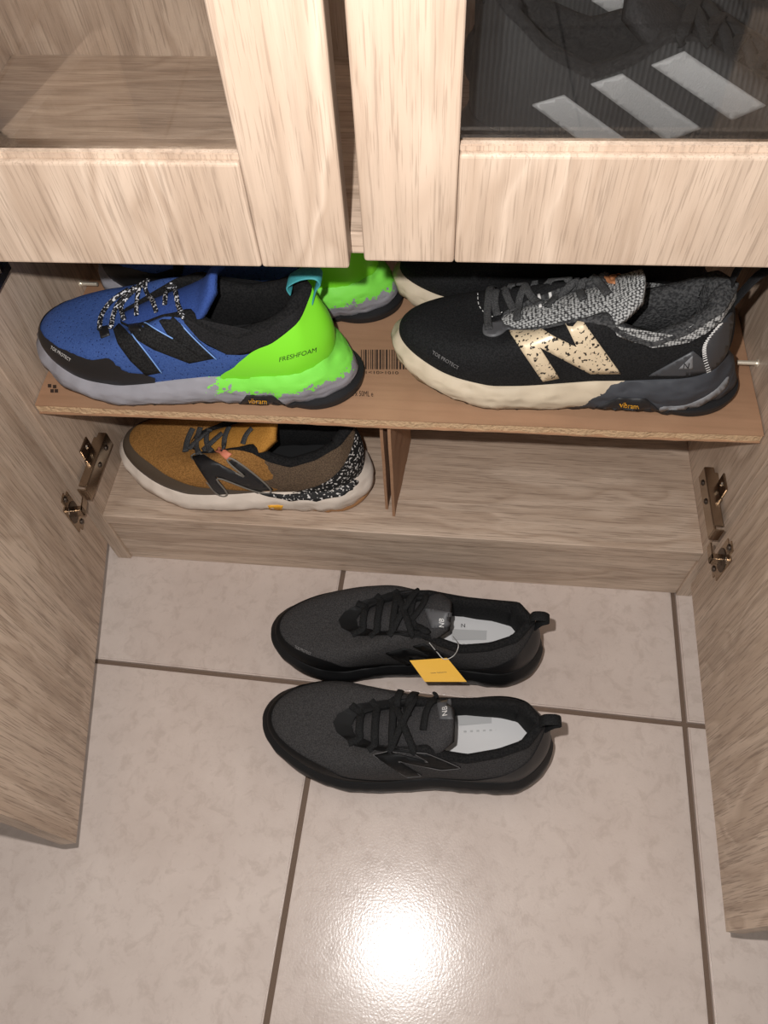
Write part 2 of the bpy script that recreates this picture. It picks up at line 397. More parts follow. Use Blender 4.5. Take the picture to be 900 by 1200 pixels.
# ---------------------------------------------------------------- shoe builder
NQ, NV = 144, 18
def smooth_tab(xs, ys, n=401, k=13):
    g = np.linspace(0, 1, n); y = np.interp(g, xs, ys); pad = np.pad(y, k, mode='edge'); ker = np.hanning(2*k+1); ker /= ker.sum()
    y2 = np.convolve(pad, ker, mode='valid'); return lambda f: float(np.interp(f, g, y2))
def sstep(a, b, x): t = max(0, min(1, (x-a)/(b-a))); return t*t*(3-2*t)
class Shoe:
    """local frame: toe towards -x, near side -y, z up; ring parameter q 0..1 near side heel->toe, 1..2 far side toe->heel"""
    def __init__(s, name, label, cat_group, loc, rz, L, med=1, wid=1.0, sole_h=1.0, up_h=1.0, tilt=0, flare=0.0, toe_sharp=.30, heel_h=1.0, heel_w=.0410, op=0.0, hl=0.0, cen=.013, toe_z=0.0):
        s.L, s.med = L, med
        s.root = empty(name, loc, rz); s.root.rotation_euler = (0, tilt, rz); tag(s.root, label, 'shoe', cat_group)
        bpy.context.view_layer.update(); s.M = Matrix.Translation(Vector(loc)) @ s.root.rotation_euler.to_matrix().to_4x4(); s.Mi = s.M.inverted()
        s.W = smooth_tab([0, .1, .25, .4, .55, .7, .8, .9, 1], [.0385*wid, heel_w*wid, (heel_w-.001)*wid, .0390*wid, .0440*wid, .0500*wid, .0500*wid, .0475*wid, .045*wid])
        s.ts = toe_sharp; s.cn = cen; s.spring = .024-toe_z*1.2
        s.zt = smooth_tab([0, .12, .3, .5, .7, .85, 1], [.050*sole_h, .047*sole_h, .041*sole_h, .037*sole_h, .034*sole_h-toe_z*.6, .035*sole_h+.004-toe_z, .036*sole_h+.013-toe_z])
        k = up_h
        zb = [.108*k*heel_h, .103*k*heel_h, .090*k*(1+heel_h)/2, .083*k, .090*k, .101*k, .096*k, .084*k, .074*k, .0705*k, .0695*k]
        fb = [0, .08, .17, .27, .36, .44, .55, .66, .78, .9, 1.0]
        s.ft = smooth_tab(fb, [.030+op*.6+hl, .075+op+hl*.8, .165+op+hl*.35, .265+op, .345+op, .405+op, .485+op, .565+op*.5, .635, .675, .685], k=9)
        s.op = op
        s.yt = smooth_tab(fb, [.000, .0215, .0285, .0320, .0300, .0265, .0235, .0210, .0170, .0095, .000], k=5)
        s.ztop = smooth_tab(fb, zb, k=9)
        s.flare = flare
        s.outl = [s._out(q) for q in np.arange(NQ)*2.0/NQ]
    def x(s, f): return s.L*(.5-f)
    def cen(s, f): return s.med*(s.cn*sstep(.5, 1.05, f)-.003*sstep(.15, .45, f)*(1-sstep(.55, .8, f)))
    def hw(s, f):
        a = min(max(f, 0)/.17, 1); b = min(max(1-f, 0)/s.ts, 1)
        return s.W(f)*math.sqrt(max(0, 1-(1-a)**2))*max(0, 1-(1-b)**2.1)**(1/2.1)
    def _f(s, q): q = q % 2; return (1-math.cos(math.pi*q))/2
    def _out(s, q, off=0.0):
        q = q % 2; f = s._f(q); sg = -1 if q < 1 else 1
        return Vector((s.x(f), sg*s.hw(f)+s.cen(f), 0))
    def nrm(s, q):
        a, b = s._out(q-.006), s._out(q+.006); t = (b-a).normalized(); return Vector((-t.y, t.x, 0))
    def base(s, q, off=0.0):
        n = s.nrm(q); return s._out(q)+n*off, n
    def zbot(s, f): return s.spring*max(0, (f-.70)/.30)**2+.007*max(0, (.10-f)/.10)**2
    def S(s, q, v):
        f = s._f(q); sg = -1 if (q % 2) < 1 else 1
        B, n = s.base(q, -.003); B = B.copy(); B.z = s.zt(f)-.003
        ft = s.ft(f); T = Vector((s.x(ft), sg*s.yt(f)+s.cen(ft)*.8, s.ztop(f)))
        m = sstep(.34, .62, f); dz = T.z-B.z
        P1 = B+Vector((0, 0, dz*(.42+.40*m)))+n*(.0035+.003*m)
        hor = Vector((B.x-T.x, B.y-T.y, 0))
        Pc = T-Vector((0, 0, dz*.32))+n*.0045
        Pv = T+hor*(.52+.10*sstep(.75, 1, f))+Vector((0, 0, .002-.006*sstep(.8, 1, f)))
        P2 = Pc.lerp(Pv, m); a = 1-v
        return B*(a**3)+P1*(3*a*a*v)+P2*(3*a*v*v)+T*(v**3)
    def grid(s, fn, nv, closed=True):
        V = [fn(i*2.0/NQ, j/(nv-1)) for i in range(NQ) for j in range(nv)]
        F = [(i*nv+j, ((i+1) % NQ)*nv+j, ((i+1) % NQ)*nv+j+1, i*nv+j+1) for i in range(NQ) for j in range(nv-1)]
        return V, F
    def uv_obj(s, name, V, F, mat, nv, smooth=True, extra=None):
        me = from_py(name, V, F); uv = me.uv_layers.new(name='qv')
        for poly in me.polygons:
            qs = [(vi//nv)*2.0/NQ for vi in poly.vertices] if max(poly.vertices) < NQ*nv else [0]*len(poly.vertices)
            wrap = max(qs)-min(qs) > 1
            for li, vi, q in zip(poly.loop_indices, poly.vertices, qs):
                if wrap and q < 1: q += 2
                uv.data[li].uv = (q, (vi % nv)/(nv-1))
        o = link(name, me, mat, s.root, smooth)
        bm = bmesh.new(); bm.from_mesh(me); bmesh.ops.recalc_face_normals(bm, faces=bm.faces[:]); bm.to_mesh(me); bm.free()
        return o
    def build_sole(s, mid_mat, out_mat, bulge=.004, rough=.0012, lug=True, wave=0.0, lug_n=52):
        prof = [(-.0055, .001), (-.0005, .06), (.0030, .20), (.45, .42), (.45, .62), (.10, .80), (-.0005, .93), (-.0016, 1.0), (-.007, .985), (-.012, .97)]
        nv = len(prof)
        def fn(q, v):
            j = int(round(v*(nv-1))); o, h = prof[j]
            if o in (.45, .10): o = bulge*(1 if o == .45 else .75)
            f = s._f(q); zb, zt = s.zbot(f)+.005, s.zt(f)
            hf = sstep(.14, 0, f)*s.flare*max(0, 1-h*1.15)*max(0, s.nrm(q).x)**2
            fac = rough*noise.noise(Vector((math.cos(math.pi*q)*s.L*55, (1 if q < 1 else -1)*7+math.sin(math.pi*q)*3, h*3.2))) if 1 <= j <= 6 else 0
            if wave and 2 <= j <= 6: fac += wave*math.sin(q*70+h*9)*math.sin(h*math.pi)
            p, n = s.base(q, o+hf+fac); p = p.copy(); p.z = zb+(zt-zb)*h; return p
        V, F = s.grid(fn, nv)
        cb = len(V); V.append(Vector((0, 0, .006))); ctp = len(V); V.append(Vector((0, 0, s.zt(.5)*.93)))
        for i in range(NQ):
            k = (i+1) % NQ; F.append((i*nv, cb, k*nv)); F.append((i*nv+nv-1, k*nv+nv-1, ctp))
        s.midsole = s.uv_obj('midsole', V, F, mid_mat, nv)
        prof2 = [(-.016, .0), (-.0085, 0), (-.0055, .0012), (-.0045, .0040), (-.0050, .0062), (-.012, .0068)]; nv2 = len(prof2)
        def fo(q, v):
            j = int(round(v*(nv2-1))); o, h = prof2[j]; f = s._f(q); k = sstep(.24, .02, f); fl = k*s.flare
            on = int(q*lug_n) % 2 and f > .12
            lg = (.0016 if on else -.0004) if lug and 1 <= j <= 4 else 0
            p, n = s.base(q, o+fl*(1.35 if j > 1 else 1)*(.22+.78*max(0, s.nrm(q).x)**1.5)+lg+.003*k); p = p.copy(); p.z = s.zbot(f)*(1-.6*k*(s.flare > .01))+h+(0 if on or j > 1 or f < .12 else .0014)
            if s.flare > .01 and j >= 3: p.z += .004*k
            return p
        V, F = s.grid(fo, nv2); cb = len(V); V.append(Vector((0, 0, .001))); c2 = len(V); V.append(Vector((0, 0, .007)))
        for i in range(NQ):
            k = (i+1) % NQ; F.append((i*nv2, cb, k*nv2)); F.append((i*nv2+nv2-1, k*nv2+nv2-1, c2))
        s.outsole = s.uv_obj('outsole', V, F, out_mat, nv2, smooth=False)
    def build_upper(s, mat, lining, tongue_mat, insole_mat, tongue_up=.0, pad=.011, tongue_w=1.0):
        V, F = s.grid(lambda q, v: s.S(q, v), NV); s.upper = s.uv_obj('upper', V, F, mat, NV)
        s.upV, s.upF = V, F
        nl = 9
        def fl(q, v):
            j = int(round(v*(nl-1))); f = s._f(q); T = s.S(q, 1.0); ft = s.ft(f); ctr = Vector((T.x, s.cen(ft)*.8, T.z))
            if f < .10: ctr = Vector((s.x(.16), 0, T.z))
            d = ctr-T; ln = max(d.length, 1e-5); d = d/ln
            m = sstep(.40, .55, f); pd = min(pad*(1-.75*m), ln*.8)
            tab = [(-.16, -.0030), (-.10, .0014), (.42, .0032), (.85, .0008), (1.0, -.005), (1.02, -.014), (.92, -.026), (.7, -.04), (.45, -.06)]
            a, h = tab[j]; h = h*(1-.45*m)
            p = T+d*(a*pd); p.z = max(T.z+h, s.zt(f)+.001); return p
        V, F = s.grid(fl, nl); s.lining = s.uv_obj('collar_lining', V, F, lining, nl)
        # insole
        V, F = [], []; n = 60
        for i in range(n):
            q = i*2.0/n; p, nn = s.base(q, -.0115); f = s._f(q); V.append(Vector((p.x, p.y, s.zt(f)+.0025+.004*(1-abs(p.y-s.cen(f))/.05)*0)))
        c = len(V); V.append(Vector((0, 0, s.zt(.5)+.001)))
        for i in range(n): F.append((i, (i+1) % n, c))
        s.insole = link('insole', from_py('insole', V, F), insole_mat, s.root, True)
        # tongue
        nf, nw = 22, 11; V, F = [], []
        for side in (0, 1):
            for i in range(nf):
                t = i/(nf-1); f = .72-(.40-s.op)*t
                zc = np.interp(t, [0, .12, .3, .5, .7, .85, 1], np.array([.0675, .0735, .0835, .0925, .1010, .1100, .1210+tongue_up])*s.ztop(.44)/.101)
                hwid = np.interp(t, [0, .3, .7, .9, 1], [.014, .022, .028, .0275, .018])*tongue_w
                for k in range(nw):
                    a = (k/(nw-1)*2-1); z = zc-.012*abs(a)**2.2-(.005 if side else 0)-(.002*(1-t))
                    bend = .006*sstep(.75, 1, t)
                    V.append(Vector((s.x(f)+bend*0+(.003 if side else 0)*sstep(.6, 1, t), a*hwid*(1-.1*side)+s.cen(f)*.8, z)))
        m = nf*nw; ix = lambda sd, i, k: sd*m+i*nw+k
        for i in range(nf-1):
            for k in range(nw-1):
                F.append((ix(0, i, k), ix(0, i+1, k), ix(0, i+1, k+1), ix(0, i, k+1))); F.append((ix(1, i, k), ix(1, i, k+1), ix(1, i+1, k+1), ix(1, i+1, k)))
            F.append((ix(0, i, 0), ix(1, i, 0), ix(1, i+1, 0), ix(0, i+1, 0))); F.append((ix(0, i, nw-1), ix(0, i+1, nw-1), ix(1, i+1, nw-1), ix(1, i, nw-1)))
        for k in range(nw-1):
            F.append((ix(0, 0, k), ix(0, 0, k+1), ix(1, 0, k+1), ix(1, 0, k))); F.append((ix(0, nf-1, k), ix(1, nf-1, k), ix(1, nf-1, k+1), ix(0, nf-1, k+1)))
        s.tongue = link('tongue', from_py('tongue', V, F), tongue_mat, s.root, True)
        s.refresh()
    def refresh(s, extra=()):
        V, F = [], []
        for o in (s.upper, s.tongue, s.lining, s.midsole)+tuple(extra):
            k = len(V); V += [s.M @ v.co for v in o.data.vertices]; F += [tuple(i+k for i in p.vertices) for p in o.data.polygons]
        s.bvh = BVHTree.FromPolygons(V, F)
        s.bvu = BVHTree.FromPolygons([s.M @ v.co for v in s.upper.data.vertices], [tuple(p.vertices) for p in s.upper.data.polygons])
        s.bvm = BVHTree.FromPolygons([s.M @ v.co for v in s.midsole.data.vertices], [tuple(p.vertices) for p in s.midsole.data.polygons])
        s.bvt = BVHTree.FromPolygons([s.M @ v.co for v in s.tongue.data.vertices], [tuple(p.vertices) for p in s.tongue.data.polygons])
    # -- pixel decals that lie on the shoe's own surface
    def hit(s, px, py, which=None):
        d = ray(px, py).normalized(); bv = {'u': s.bvu, 'm': s.bvm, 't': s.bvt, None: s.bvh}[which]
        h = bv.ray_cast(CO, d)
        if h[0] is None:
            t0 = 0.2
            # nearest approach of the ray to the surface
            best = None
            for k in range(60):
                t = .35+k*.012; p = CO+d*t; r = bv.find_nearest(p)
                if r[0] is not None and (best is None or r[3] < best[3]): best = r
            loc, n = best[0], best[1]
        else: loc, n = h[0], h[1]
        if n.dot(d) > 0: n = -n
        return loc, n
    def decal(s, name, poly, mat, which='u', off=.0009, smooth=True, step=5, jag=0, lift=None, parent=None):
        P = [(p[0], p[1], 0) for p in poly]
        P = [(v.x, v.y) for v in (catmull(P, 5, True) if smooth else [Vector(v) for v in sum([[tuple(np.array(P[i])+(np.array(P[(i+1) % len(P)])-np.array(P[i]))*t) for t in np.arange(0, 1, 1/max(3, round(math.dist(P[i], P[(i+1) % len(P)])/step)))] for i in range(len(P))], [])])]
        if jag:
            P = [(x+jag*noise.noise(Vector((x*.45, y*.45, 1))), y+jag*noise.noise(Vector((x*.45, y*.45, 9)))) for x, y in P]
        pts = [Vector(p) for p in P]; n = len(pts)
        def inside(x, y):
            c = False; j = n-1
            for i in range(n):
                xi, yi, xj, yj = pts[i].x, pts[i].y, pts[j].x, pts[j].y
                if (yi > y) != (yj > y) and x < (xj-xi)*(y-yi)/(yj-yi)+xi: c = not c
                j = i
            return c
        x0, x1 = min(p.x for p in pts), max(p.x for p in pts); y0, y1 = min(p.y for p in pts), max(p.y for p in pts)
        gx = x0+step/2
        allp = list(pts)
        while gx < x1:
            gy = y0+step/2
            while gy < y1:
                if inside(gx, gy) and min((gx-p.x)**2+(gy-p.y)**2 for p in pts) > (step*.4)**2: allp.append(Vector((gx, gy)))
                gy += step
            gx += step
        vs, es, fs, _, _, _ = delaunay_2d_cdt(allp, [(i, (i+1) % n) for i in range(n)], [], 1, 1e-4)
        top, low = [], []
        for v in vs:
            loc, nn = s.hit(v.x, v.y, which); top.append(s.Mi @ (loc+nn*off)); low.append(s.Mi @ (loc-nn*.0005))
        from collections import Counter
        cnt = Counter(); fs = [tuple(f) for f in fs]
        for f in fs:
            for a, b in zip(f, f[1:]+f[:1]): cnt[frozenset((a, b))] += 1
        k = len(top); F = list(fs)
        for f in fs:
            for a, b in zip(f, f[1:]+f[:1]):
                if cnt[frozenset((a, b))] == 1: F.append((b, a, a+k, b+k))
        me = from_py(name, top+low, F); bm = bmesh.new(); bm.from_mesh(me)
        bmesh.ops.delete(bm, geom=[v for v in bm.verts if not v.link_faces], context='VERTS'); bmesh.ops.recalc_face_normals(bm, faces=bm.faces[:]); bm.to_mesh(me); bm.free()
        return link(name, me, mat, parent or s.root, True)
    def qv(s, px, py):
        loc, _ = s.hit(px, py, 'u'); l = s.Mi @ loc
        k = min(range(len(s.upV)), key=lambda i: (s.upV[i]-l).length_squared); return (k//NV)*2.0/NQ, (k % NV)/(NV-1)
    def surf(s, q, v):
        p = s.S(q, v); a = s.S(q+.004, v)-s.S(q-.004, v); v2 = min(v+.02, 1); b = s.S(q, v2)-s.S(q, v2-.04); n = b.cross(a)
        if n.length < 1e-9: return p, Vector((0, 0, 1))
        n.normalize(); f = s._f(q)
        if n.dot(s.base(q)[1]*.6+Vector((0, 0, .5))) < 0: n = -n
        return p, n
    def decal_qv(s, name, poly, mat, off=.0009, jag=0, step=.0045, mirror=False, smooth=True):
        """panel laid on the upper, outlined in ring coordinates (q, v)"""
        SQ, SV = .40, .075
        P = [Vector((q*SQ, v*SV, 0)) for q, v in poly]
        if smooth: P = catmull(P, 5, True)
        P = [Vector((p.x, min(max(p.y, 0.0), SV), 0)) for p in P]
        if jag: P = [p+Vector((jag*noise.noise(p*260), jag*noise.noise(p*260+Vector((9, 9, 0))), 0)) for p in P]
        pts = []
        for p in P:
            if not pts or (p-pts[-1]).length > 3e-4: pts.append(p)
        if (pts[0]-pts[-1]).length < 3e-4: pts.pop()
        n = len(pts); P2 = [Vector((p.x, p.y)) for p in pts]
        def inside(x, y):
            c = False; j = n-1
            for i in range(n):
                if (P2[i].y > y) != (P2[j].y > y) and x < (P2[j].x-P2[i].x)*(y-P2[i].y)/(P2[j].y-P2[i].y)+P2[i].x: c = not c
                j = i
            return c
        allp = list(P2); x = min(p.x for p in P2)+step/2; x1 = max(p.x for p in P2); y0 = min(p.y for p in P2); y1 = max(p.y for p in P2)
        while x < x1:
            y = y0+step/2
            while y < y1:
                if inside(x, y) and min((x-p.x)**2+(y-p.y)**2 for p in P2) > (step*.35)**2: allp.append(Vector((x, y)))
                y += step
            x += step
        vs, es, fs, _, _, _ = delaunay_2d_cdt(allp, [(i, (i+1) % n) for i in range(n)], [], 1, 1e-6)
        top = []
        for v in vs:
            p, nn = s.surf(v.x/SQ, min(max(v.y/SV, 0), 1)); top.append(p+nn*off)
        me = from_py(name, top, [tuple(f) for f in fs]); bm = bmesh.new(); bm.from_mesh(me)
        bmesh.ops.delete(bm, geom=[v for v in bm.verts if not v.link_faces], context='VERTS'); bmesh.ops.recalc_face_normals(bm, faces=bm.faces[:]); bm.to_mesh(me); bm.free()
        return link(name, me, mat, s.root, True)
    def text(s, body, p0, ux, vy, mat, which='u', off=.0014, name='lettering', parent=None):
        V, F = flat_text(body, 1.0); out = []
        for v in V:
            loc, nn = s.hit(p0[0]+ux[0]*v.x+vy[0]*v.y, p0[1]+ux[1]*v.x+vy[1]*v.y, which); out.append(s.Mi @ (loc+nn*off))
        return link(name, from_py(name, out, F), mat, parent or s.root)
    def ribbon(s, name, pts, mat, w=.0032, t=.0011, which=None, off=.0015, arch=0.0, n=6, power=.7, ends=True):
        """lace laid over the shoe along a pixel polyline"""
        pp = catmull([(p[0], p[1], 0) for p in pts], n); m = len(pp); path, ups = [], []
        for i, p in enumerate(pp):
            loc, nn = s.hit(p.x, p.y, which); path.append(s.Mi @ loc); ups.append((s.Mi.to_3x3() @ nn).normalized())
        for _ in range(3):
            path = [path[0]]+[(path[i-1]+path[i]*2+path[i+1])/4 for i in range(1, m-1)]+[path[-1]]; ups = [ups[0]]+[((ups[i-1]+ups[i]*2+ups[i+1])/4).normalized() for i in range(1, m-1)]+[ups[-1]]
        path = [p+u*(off+arch*math.sin(math.pi*i/(m-1))) for i, (p, u) in enumerate(zip(path, ups))]
        V, F = sweep(path, ups, w, t, 8, power); return link(name, from_py(name, V, F), mat, s.root, True)
    def tube3(s, name, pts, mat, w, t, up=(0, 0, 1), n=8, power=.7, smooth=True):
        path = catmull(pts, n); V, F = sweep(path, Vector(up), w, t, 8, power); return link(name, from_py(name, V, F), mat, s.root, smooth)
    def cross_laces(s, mat, fs, w=.0033, t=.0012, zig=True, lift=.004, name='lace'):
        """laces across the throat from eyelet to eyelet, over the tongue"""
        def eye(f, sg):
            q = .5
            lo, hi = 0.0, 1.0
            for _ in range(30):
                mid = (lo+hi)/2
                if s.ft(s._f(mid)) < f: lo = mid
                else: hi = mid
            q = lo if sg < 0 else 2-lo
            return s.S(q, .88), s.S(q, 1.0)
        for i, f in enumerate(fs):
            tgt = [(f, f)] if (not zig or i == 0) else [(f, fs[i-1]), (fs[i-1], f)]
            for a, b in tgt:
                A0, A1 = eye(a, -1); B0, B1 = eye(b, 1); up = Vector((0, 0, 1))
                mid = (A1+B1)/2+Vector((0, 0, lift+.004))
                pts = [A0+Vector((0, -.0005, .0012)), A1+Vector((0, 0, .0025)), A1.lerp(mid, .5)+Vector((0, 0, lift*.9)), mid, B1.lerp(mid, .5)+Vector((0, 0, lift*.9)), B1+Vector((0, 0, .0025)), B0+Vector((0, .0005, .0012))]
                s.tube3(name, pts, mat, w, t)
    def loop_tab(s, mat, h=.024, out=.012, w=.006, name='pull_tab', base_z=-.012, fwd=.004):
        T = s.S(0, 1.0)
        pts = [T+Vector((.0012, 0, base_z)), T+Vector((out*.55, 0, h*.15)), T+Vector((out, 0, h*.6)), T+Vector((out*.6, 0, h*.95)), T+Vector((-fwd*.4, 0, h*.85)), T+Vector((-fwd*1.2, 0, h*.35)), T+Vector((-fwd*1.1, 0, -.002))]
        path = catmull(pts, 8); ups = []
        for i in range(len(path)):
            t = (path[min(i+1, len(path)-1)]-path[max(i-1, 0)]).normalized(); ups.append(t.cross(Vector((0, 1, 0))))
        V, F = sweep(path, ups, w, .0009, 8, .5); return link(name, from_py(name, V, F), mat, s.root, True)

# ---------------------------------------------------------------- shoe materials
def knit(name, c1, c2, scale=900, rough=.85, contrast=(.4, .6), holes=None, bump=.35):
    m = NT(name); co = m.coord()
    nz = m.noise(co, scale, 2)
    c = m.mix(m.ramp(nz, [(contrast[0], 0), (contrast[1], 1)]), c1, c2)
    vo = m.n('ShaderNodeTexVoronoi', Scale=holes[0] if holes else 500); m.set(vo.inputs['Vector'], co)
    if holes:
        c = m.mix(m.ramp(vo.outputs['Distance'], [(holes[1], 1), (holes[1]+.08, 0)]), c, holes[2])
    m.p('Base Color', c); m.p('Roughness', rough); m.p('Specular IOR Level', .25); m.bump(m.math('ADD', nz, vo.outputs['Distance']), bump, .0009)
    return m.m
def foam(name, col, rough=.6, col2=None, split=None, facet=70, bump=.5):
    """foam midsole; split: (q0, v0, noise) border of a second colour on the heel part, both colours moulded"""
    m = NT(name); co = m.coord(); vo = m.n('ShaderNodeTexVoronoi', Scale=facet, feature='SMOOTH_F1'); m.set(vo.inputs['Vector'], m.mapping(co, (1, 1, 2.2)))
    c = m.mix(m.ramp(m.noise(co, 40, 3), [(.35, 0), (.65, 1)]), col, tuple(x*.9 for x in col[:3])+(1,))
    if col2:
        uv = m.n('ShaderNodeUVMap', uv_map='qv').outputs[0]; sp = m.n('ShaderNodeSeparateXYZ'); m.set(sp.inputs[0], uv)
        nz = m.noise(co, split[3], 3, .7)
        qn = m.math('ABSOLUTE', m.math('SUBTRACT', sp.outputs[0], 1.0))      # 1 at heel, 0 at toe
        a = m.math('ADD', m.math('MULTIPLY', m.math('SUBTRACT', qn, 1-split[0]), split[4]), m.math('MULTIPLY', m.math('SUBTRACT', sp.outputs[1], split[1]), split[5]))
        a = m.math('ADD', a, m.math('MULTIPLY', m.math('SUBTRACT', nz, .5), split[2]))
        b = m.math('GREATER_THAN', a, 0)
        if len(split) > 6: b = m.math('MULTIPLY', b, m.math('GREATER_THAN', m.math('ADD', m.math('SUBTRACT', qn, 1-split[0]), m.math('MULTIPLY', m.math('SUBTRACT', nz, .5), split[6])), 0))
        c = m.mix(b, c, col2)
    m.p('Base Color', c); m.p('Roughness', rough); m.p('Specular IOR Level', .3); m.bump(vo.outputs['Distance'], bump, .003)
    return m.m
def speckle(name, c1, c2, scale=700, th=.6, rough=.7):
    m = NT(name); nz = m.noise(m.mapping(m.coord(), (1, 1, 1)), scale, 1); m.p('Base Color', m.mix(m.ramp(nz, [(th, 0), (th+.02, 1)]), c1, c2)); m.p('Roughness', rough); return m.m
BLK = sr(24, 23, 24); RUB = plain('black_rubber', sr(28, 28, 30), .55, bump=(300, .2, .0006))
BLKF = knit('black_fabric', sr(18, 18, 19), sr(34, 33, 34)); BLKS = plain('black_synthetic', sr(25, 25, 27), .5, bump=(700, .2, .0005))
LINB = knit('black_lining', sr(14, 14, 15), sr(30, 29, 29), 600, .95)
INSB = plain('dark_insole', sr(22, 22, 23), .9)
WHT = plain('white_print', sr(215, 213, 210), .6); YEL = plain('yellow_print', sr(232, 168, 40), .5); BKP = plain('black_print', sr(22, 22, 22), .6)
GRYP = plain('grey_print', sr(120, 118, 118), .5)
# ================================================================ the shoes
def cloc(x, y): return (x, y, zcard(x)+.0012)
def polyline_mesh(s, name, segs, mat, w=.0007, which='u', off=.0012):
    """short stitches: many tiny ribbons in one part"""
    V, F = [], []
    for pts in segs:
        path, ups = [], []
        for p in pts:
            loc, nn = s.hit(p[0], p[1], which); path.append(s.Mi @ (loc+nn*off)); ups.append((s.Mi.to_3x3() @ nn).normalized())
        v, f = sweep(path, ups, w, .0004, 4, 1); k = len(V); V += v; F += [tuple(i+k for i in ff) for ff in f]
    o = link(name, from_py(name, V, F), mat, s.root); o['kind'] = 'stuff'; return o
# ---- blue trail shoes on the cardboard
BLUE = knit('blue_mesh', sr(52, 78, 136), sr(62, 89, 148), 900, holes=(300, .15, sr(26, 40, 84)))
BLUET = knit('blue_tongue', sr(44, 68, 130), sr(54, 80, 144), 1100)
GREY_GREEN = foam('grey_green_foam', sr(148, 146, 152), col2=sr(126, 218, 76), split=(.41, .46, .55, 110, .22, 1.0, .25))
GREEN = plain('green_shell', sr(128, 222, 44), .38, bump=(60, .1, .001)); TEAL = plain('teal_webbing', sr(62, 146, 152), .6, bump=(500, .5, .0008))
SPK = speckle('speckled_lace', sr(20, 20, 22), sr(215, 215, 218), 420, .565); LBL = plain('light_blue_edge', sr(120, 160, 220), .5)
def blue_shoe(label, loc, rz, med, wid):
    s = Shoe('trail_shoe', label, 'pair of blue trail shoes', loc, rz, .287, med, wid, 1.02, 1.03, tilt=math.atan(-CB)*1, flare=.019, heel_h=1.02, op=.012, hl=.02, cen=.007, toe_sharp=.25, toe_z=.007)
    s.build_sole(GREY_GREEN, RUB, bulge=.006, rough=.0036); s.build_upper(BLUE, LINB, BLUET, INSB, tongue_up=.012)
    near = [(.595, 0), (.605, .2), (.635, .36), (.68, .34), (.74, .37), (.82, .36), (.92, .31), (1.0, .27)]
    far = [(1.08, .26), (1.16, .28), (1.25, .26), (1.34, .16), (1.38, 0)]
    s.decal_qv('toe_guard', near+far, BLKS, .0009, jag=.0016)
    half = [(0, 1.0), (.09, .93), (.17, .80), (.25, .70), (.31, .64), (.345, .5), (.37, .3), (.40, 0)]
    s.decal_qv('heel_counter', half[::-1]+[(-q, v) for q, v in half[1:]]+[(-.2, 0), (0, 0), (.2, 0)], GREEN, .0018, smooth=True)
    half = [(0, 1.0), (.05, .86), (.15, .66), (.28, .56), (.38, .56), (.44, .68), (.47, .86), (.475, 1.0)]
    s.decal_qv('padded_collar', half[::-1]+[(-q, v) for q, v in half[1:]]+[(-.3, 1.0), (-.15, 1.0), (.15, 1), (.3, 1)], BLKF, .0010, smooth=False)
    s.loop_tab(TEAL, h=.017, out=.010, w=.0085, fwd=.015)
    return s
b1 = blue_shoe('blue mesh trail shoe with green heel and speckled laces, set in front of its pair', cloc(-.255, .484), .015, 1, 1.0)
BKD = knit('black_knit_panel', sr(16, 16, 17), sr(36, 36, 36), 700)
for poly in ([(133, 387), (140, 380), (153, 392), (190, 435.5), (171, 439), (153, 422), (139, 403)], [(148, 379), (168, 378), (202, 396), (253, 419), (222, 425), (180, 409), (156, 395)], [(178, 346), (191, 342), (203, 371), (253, 419), (230, 415), (196, 391), (184, 372)]):
    b1.decal('emblem_stroke', poly, BKD, 'u', .0013, smooth=False)
for pts in ([(156, 392), (172, 412), (190, 436)], [(168, 377), (186, 387), (203, 396)], [(203, 368), (226, 394), (254, 420)]): b1.ribbon('piping', pts, LBL, .0006, .0005, 'u', .0016)
for poly in ([(116, 385), (127, 383), (129, 393), (119, 397)], [(150, 368), (163, 374), (166, 388), (152, 388)]): b1.decal('lace_loop', poly, BLKS, 'u', .0018, smooth=False, step=3)
for pts in ([(118, 388), (119, 374), (127, 360), (139, 349), (152, 341)], [(131, 386), (134, 371), (140, 357), (152, 345), (160, 338)], [(148, 375), (142, 363), (149, 351), (160, 341), (170, 331)],
            [(162, 370), (162, 352), (166, 338), (174, 326)], [(185, 366), (179, 351), (172, 340), (173, 328)], [(195, 358), (196, 344), (199, 333), (205, 334), (208, 347), (212, 364), (217, 372)]):
    b1.ribbon('lace', pts, SPK, .0024, .0016, None, .0022, power=1)
b1.text('FRESHFOAM', (327, 422.5), (7.7, -2.1), (.6, -7.5), BKP, 'u', .0024)
b1.text('TOE PROTECT', (60.5, 408), (3.5, 2.3), (1.6, -4.6), WHT, 'u', .0015)
b1.decal('sole_badge', [(279, 475), (289, 463), (321, 463), (334, 475), (306, 478)], RUB, 'm', .0010, smooth=False, step=4)
b1.text('vibram', (291, 471), (7.9, .4), (0, -8.5), YEL, 'm', .0016)
b2 = blue_shoe('blue mesh trail shoe with green heel, standing behind its pair', cloc(-.226, .598), -.01, -1, .86)
b2.decal('tongue_label', [(203, 303), (216, 302), (214, 320), (203, 324)], BKP, None, .0010, smooth=False, step=3)
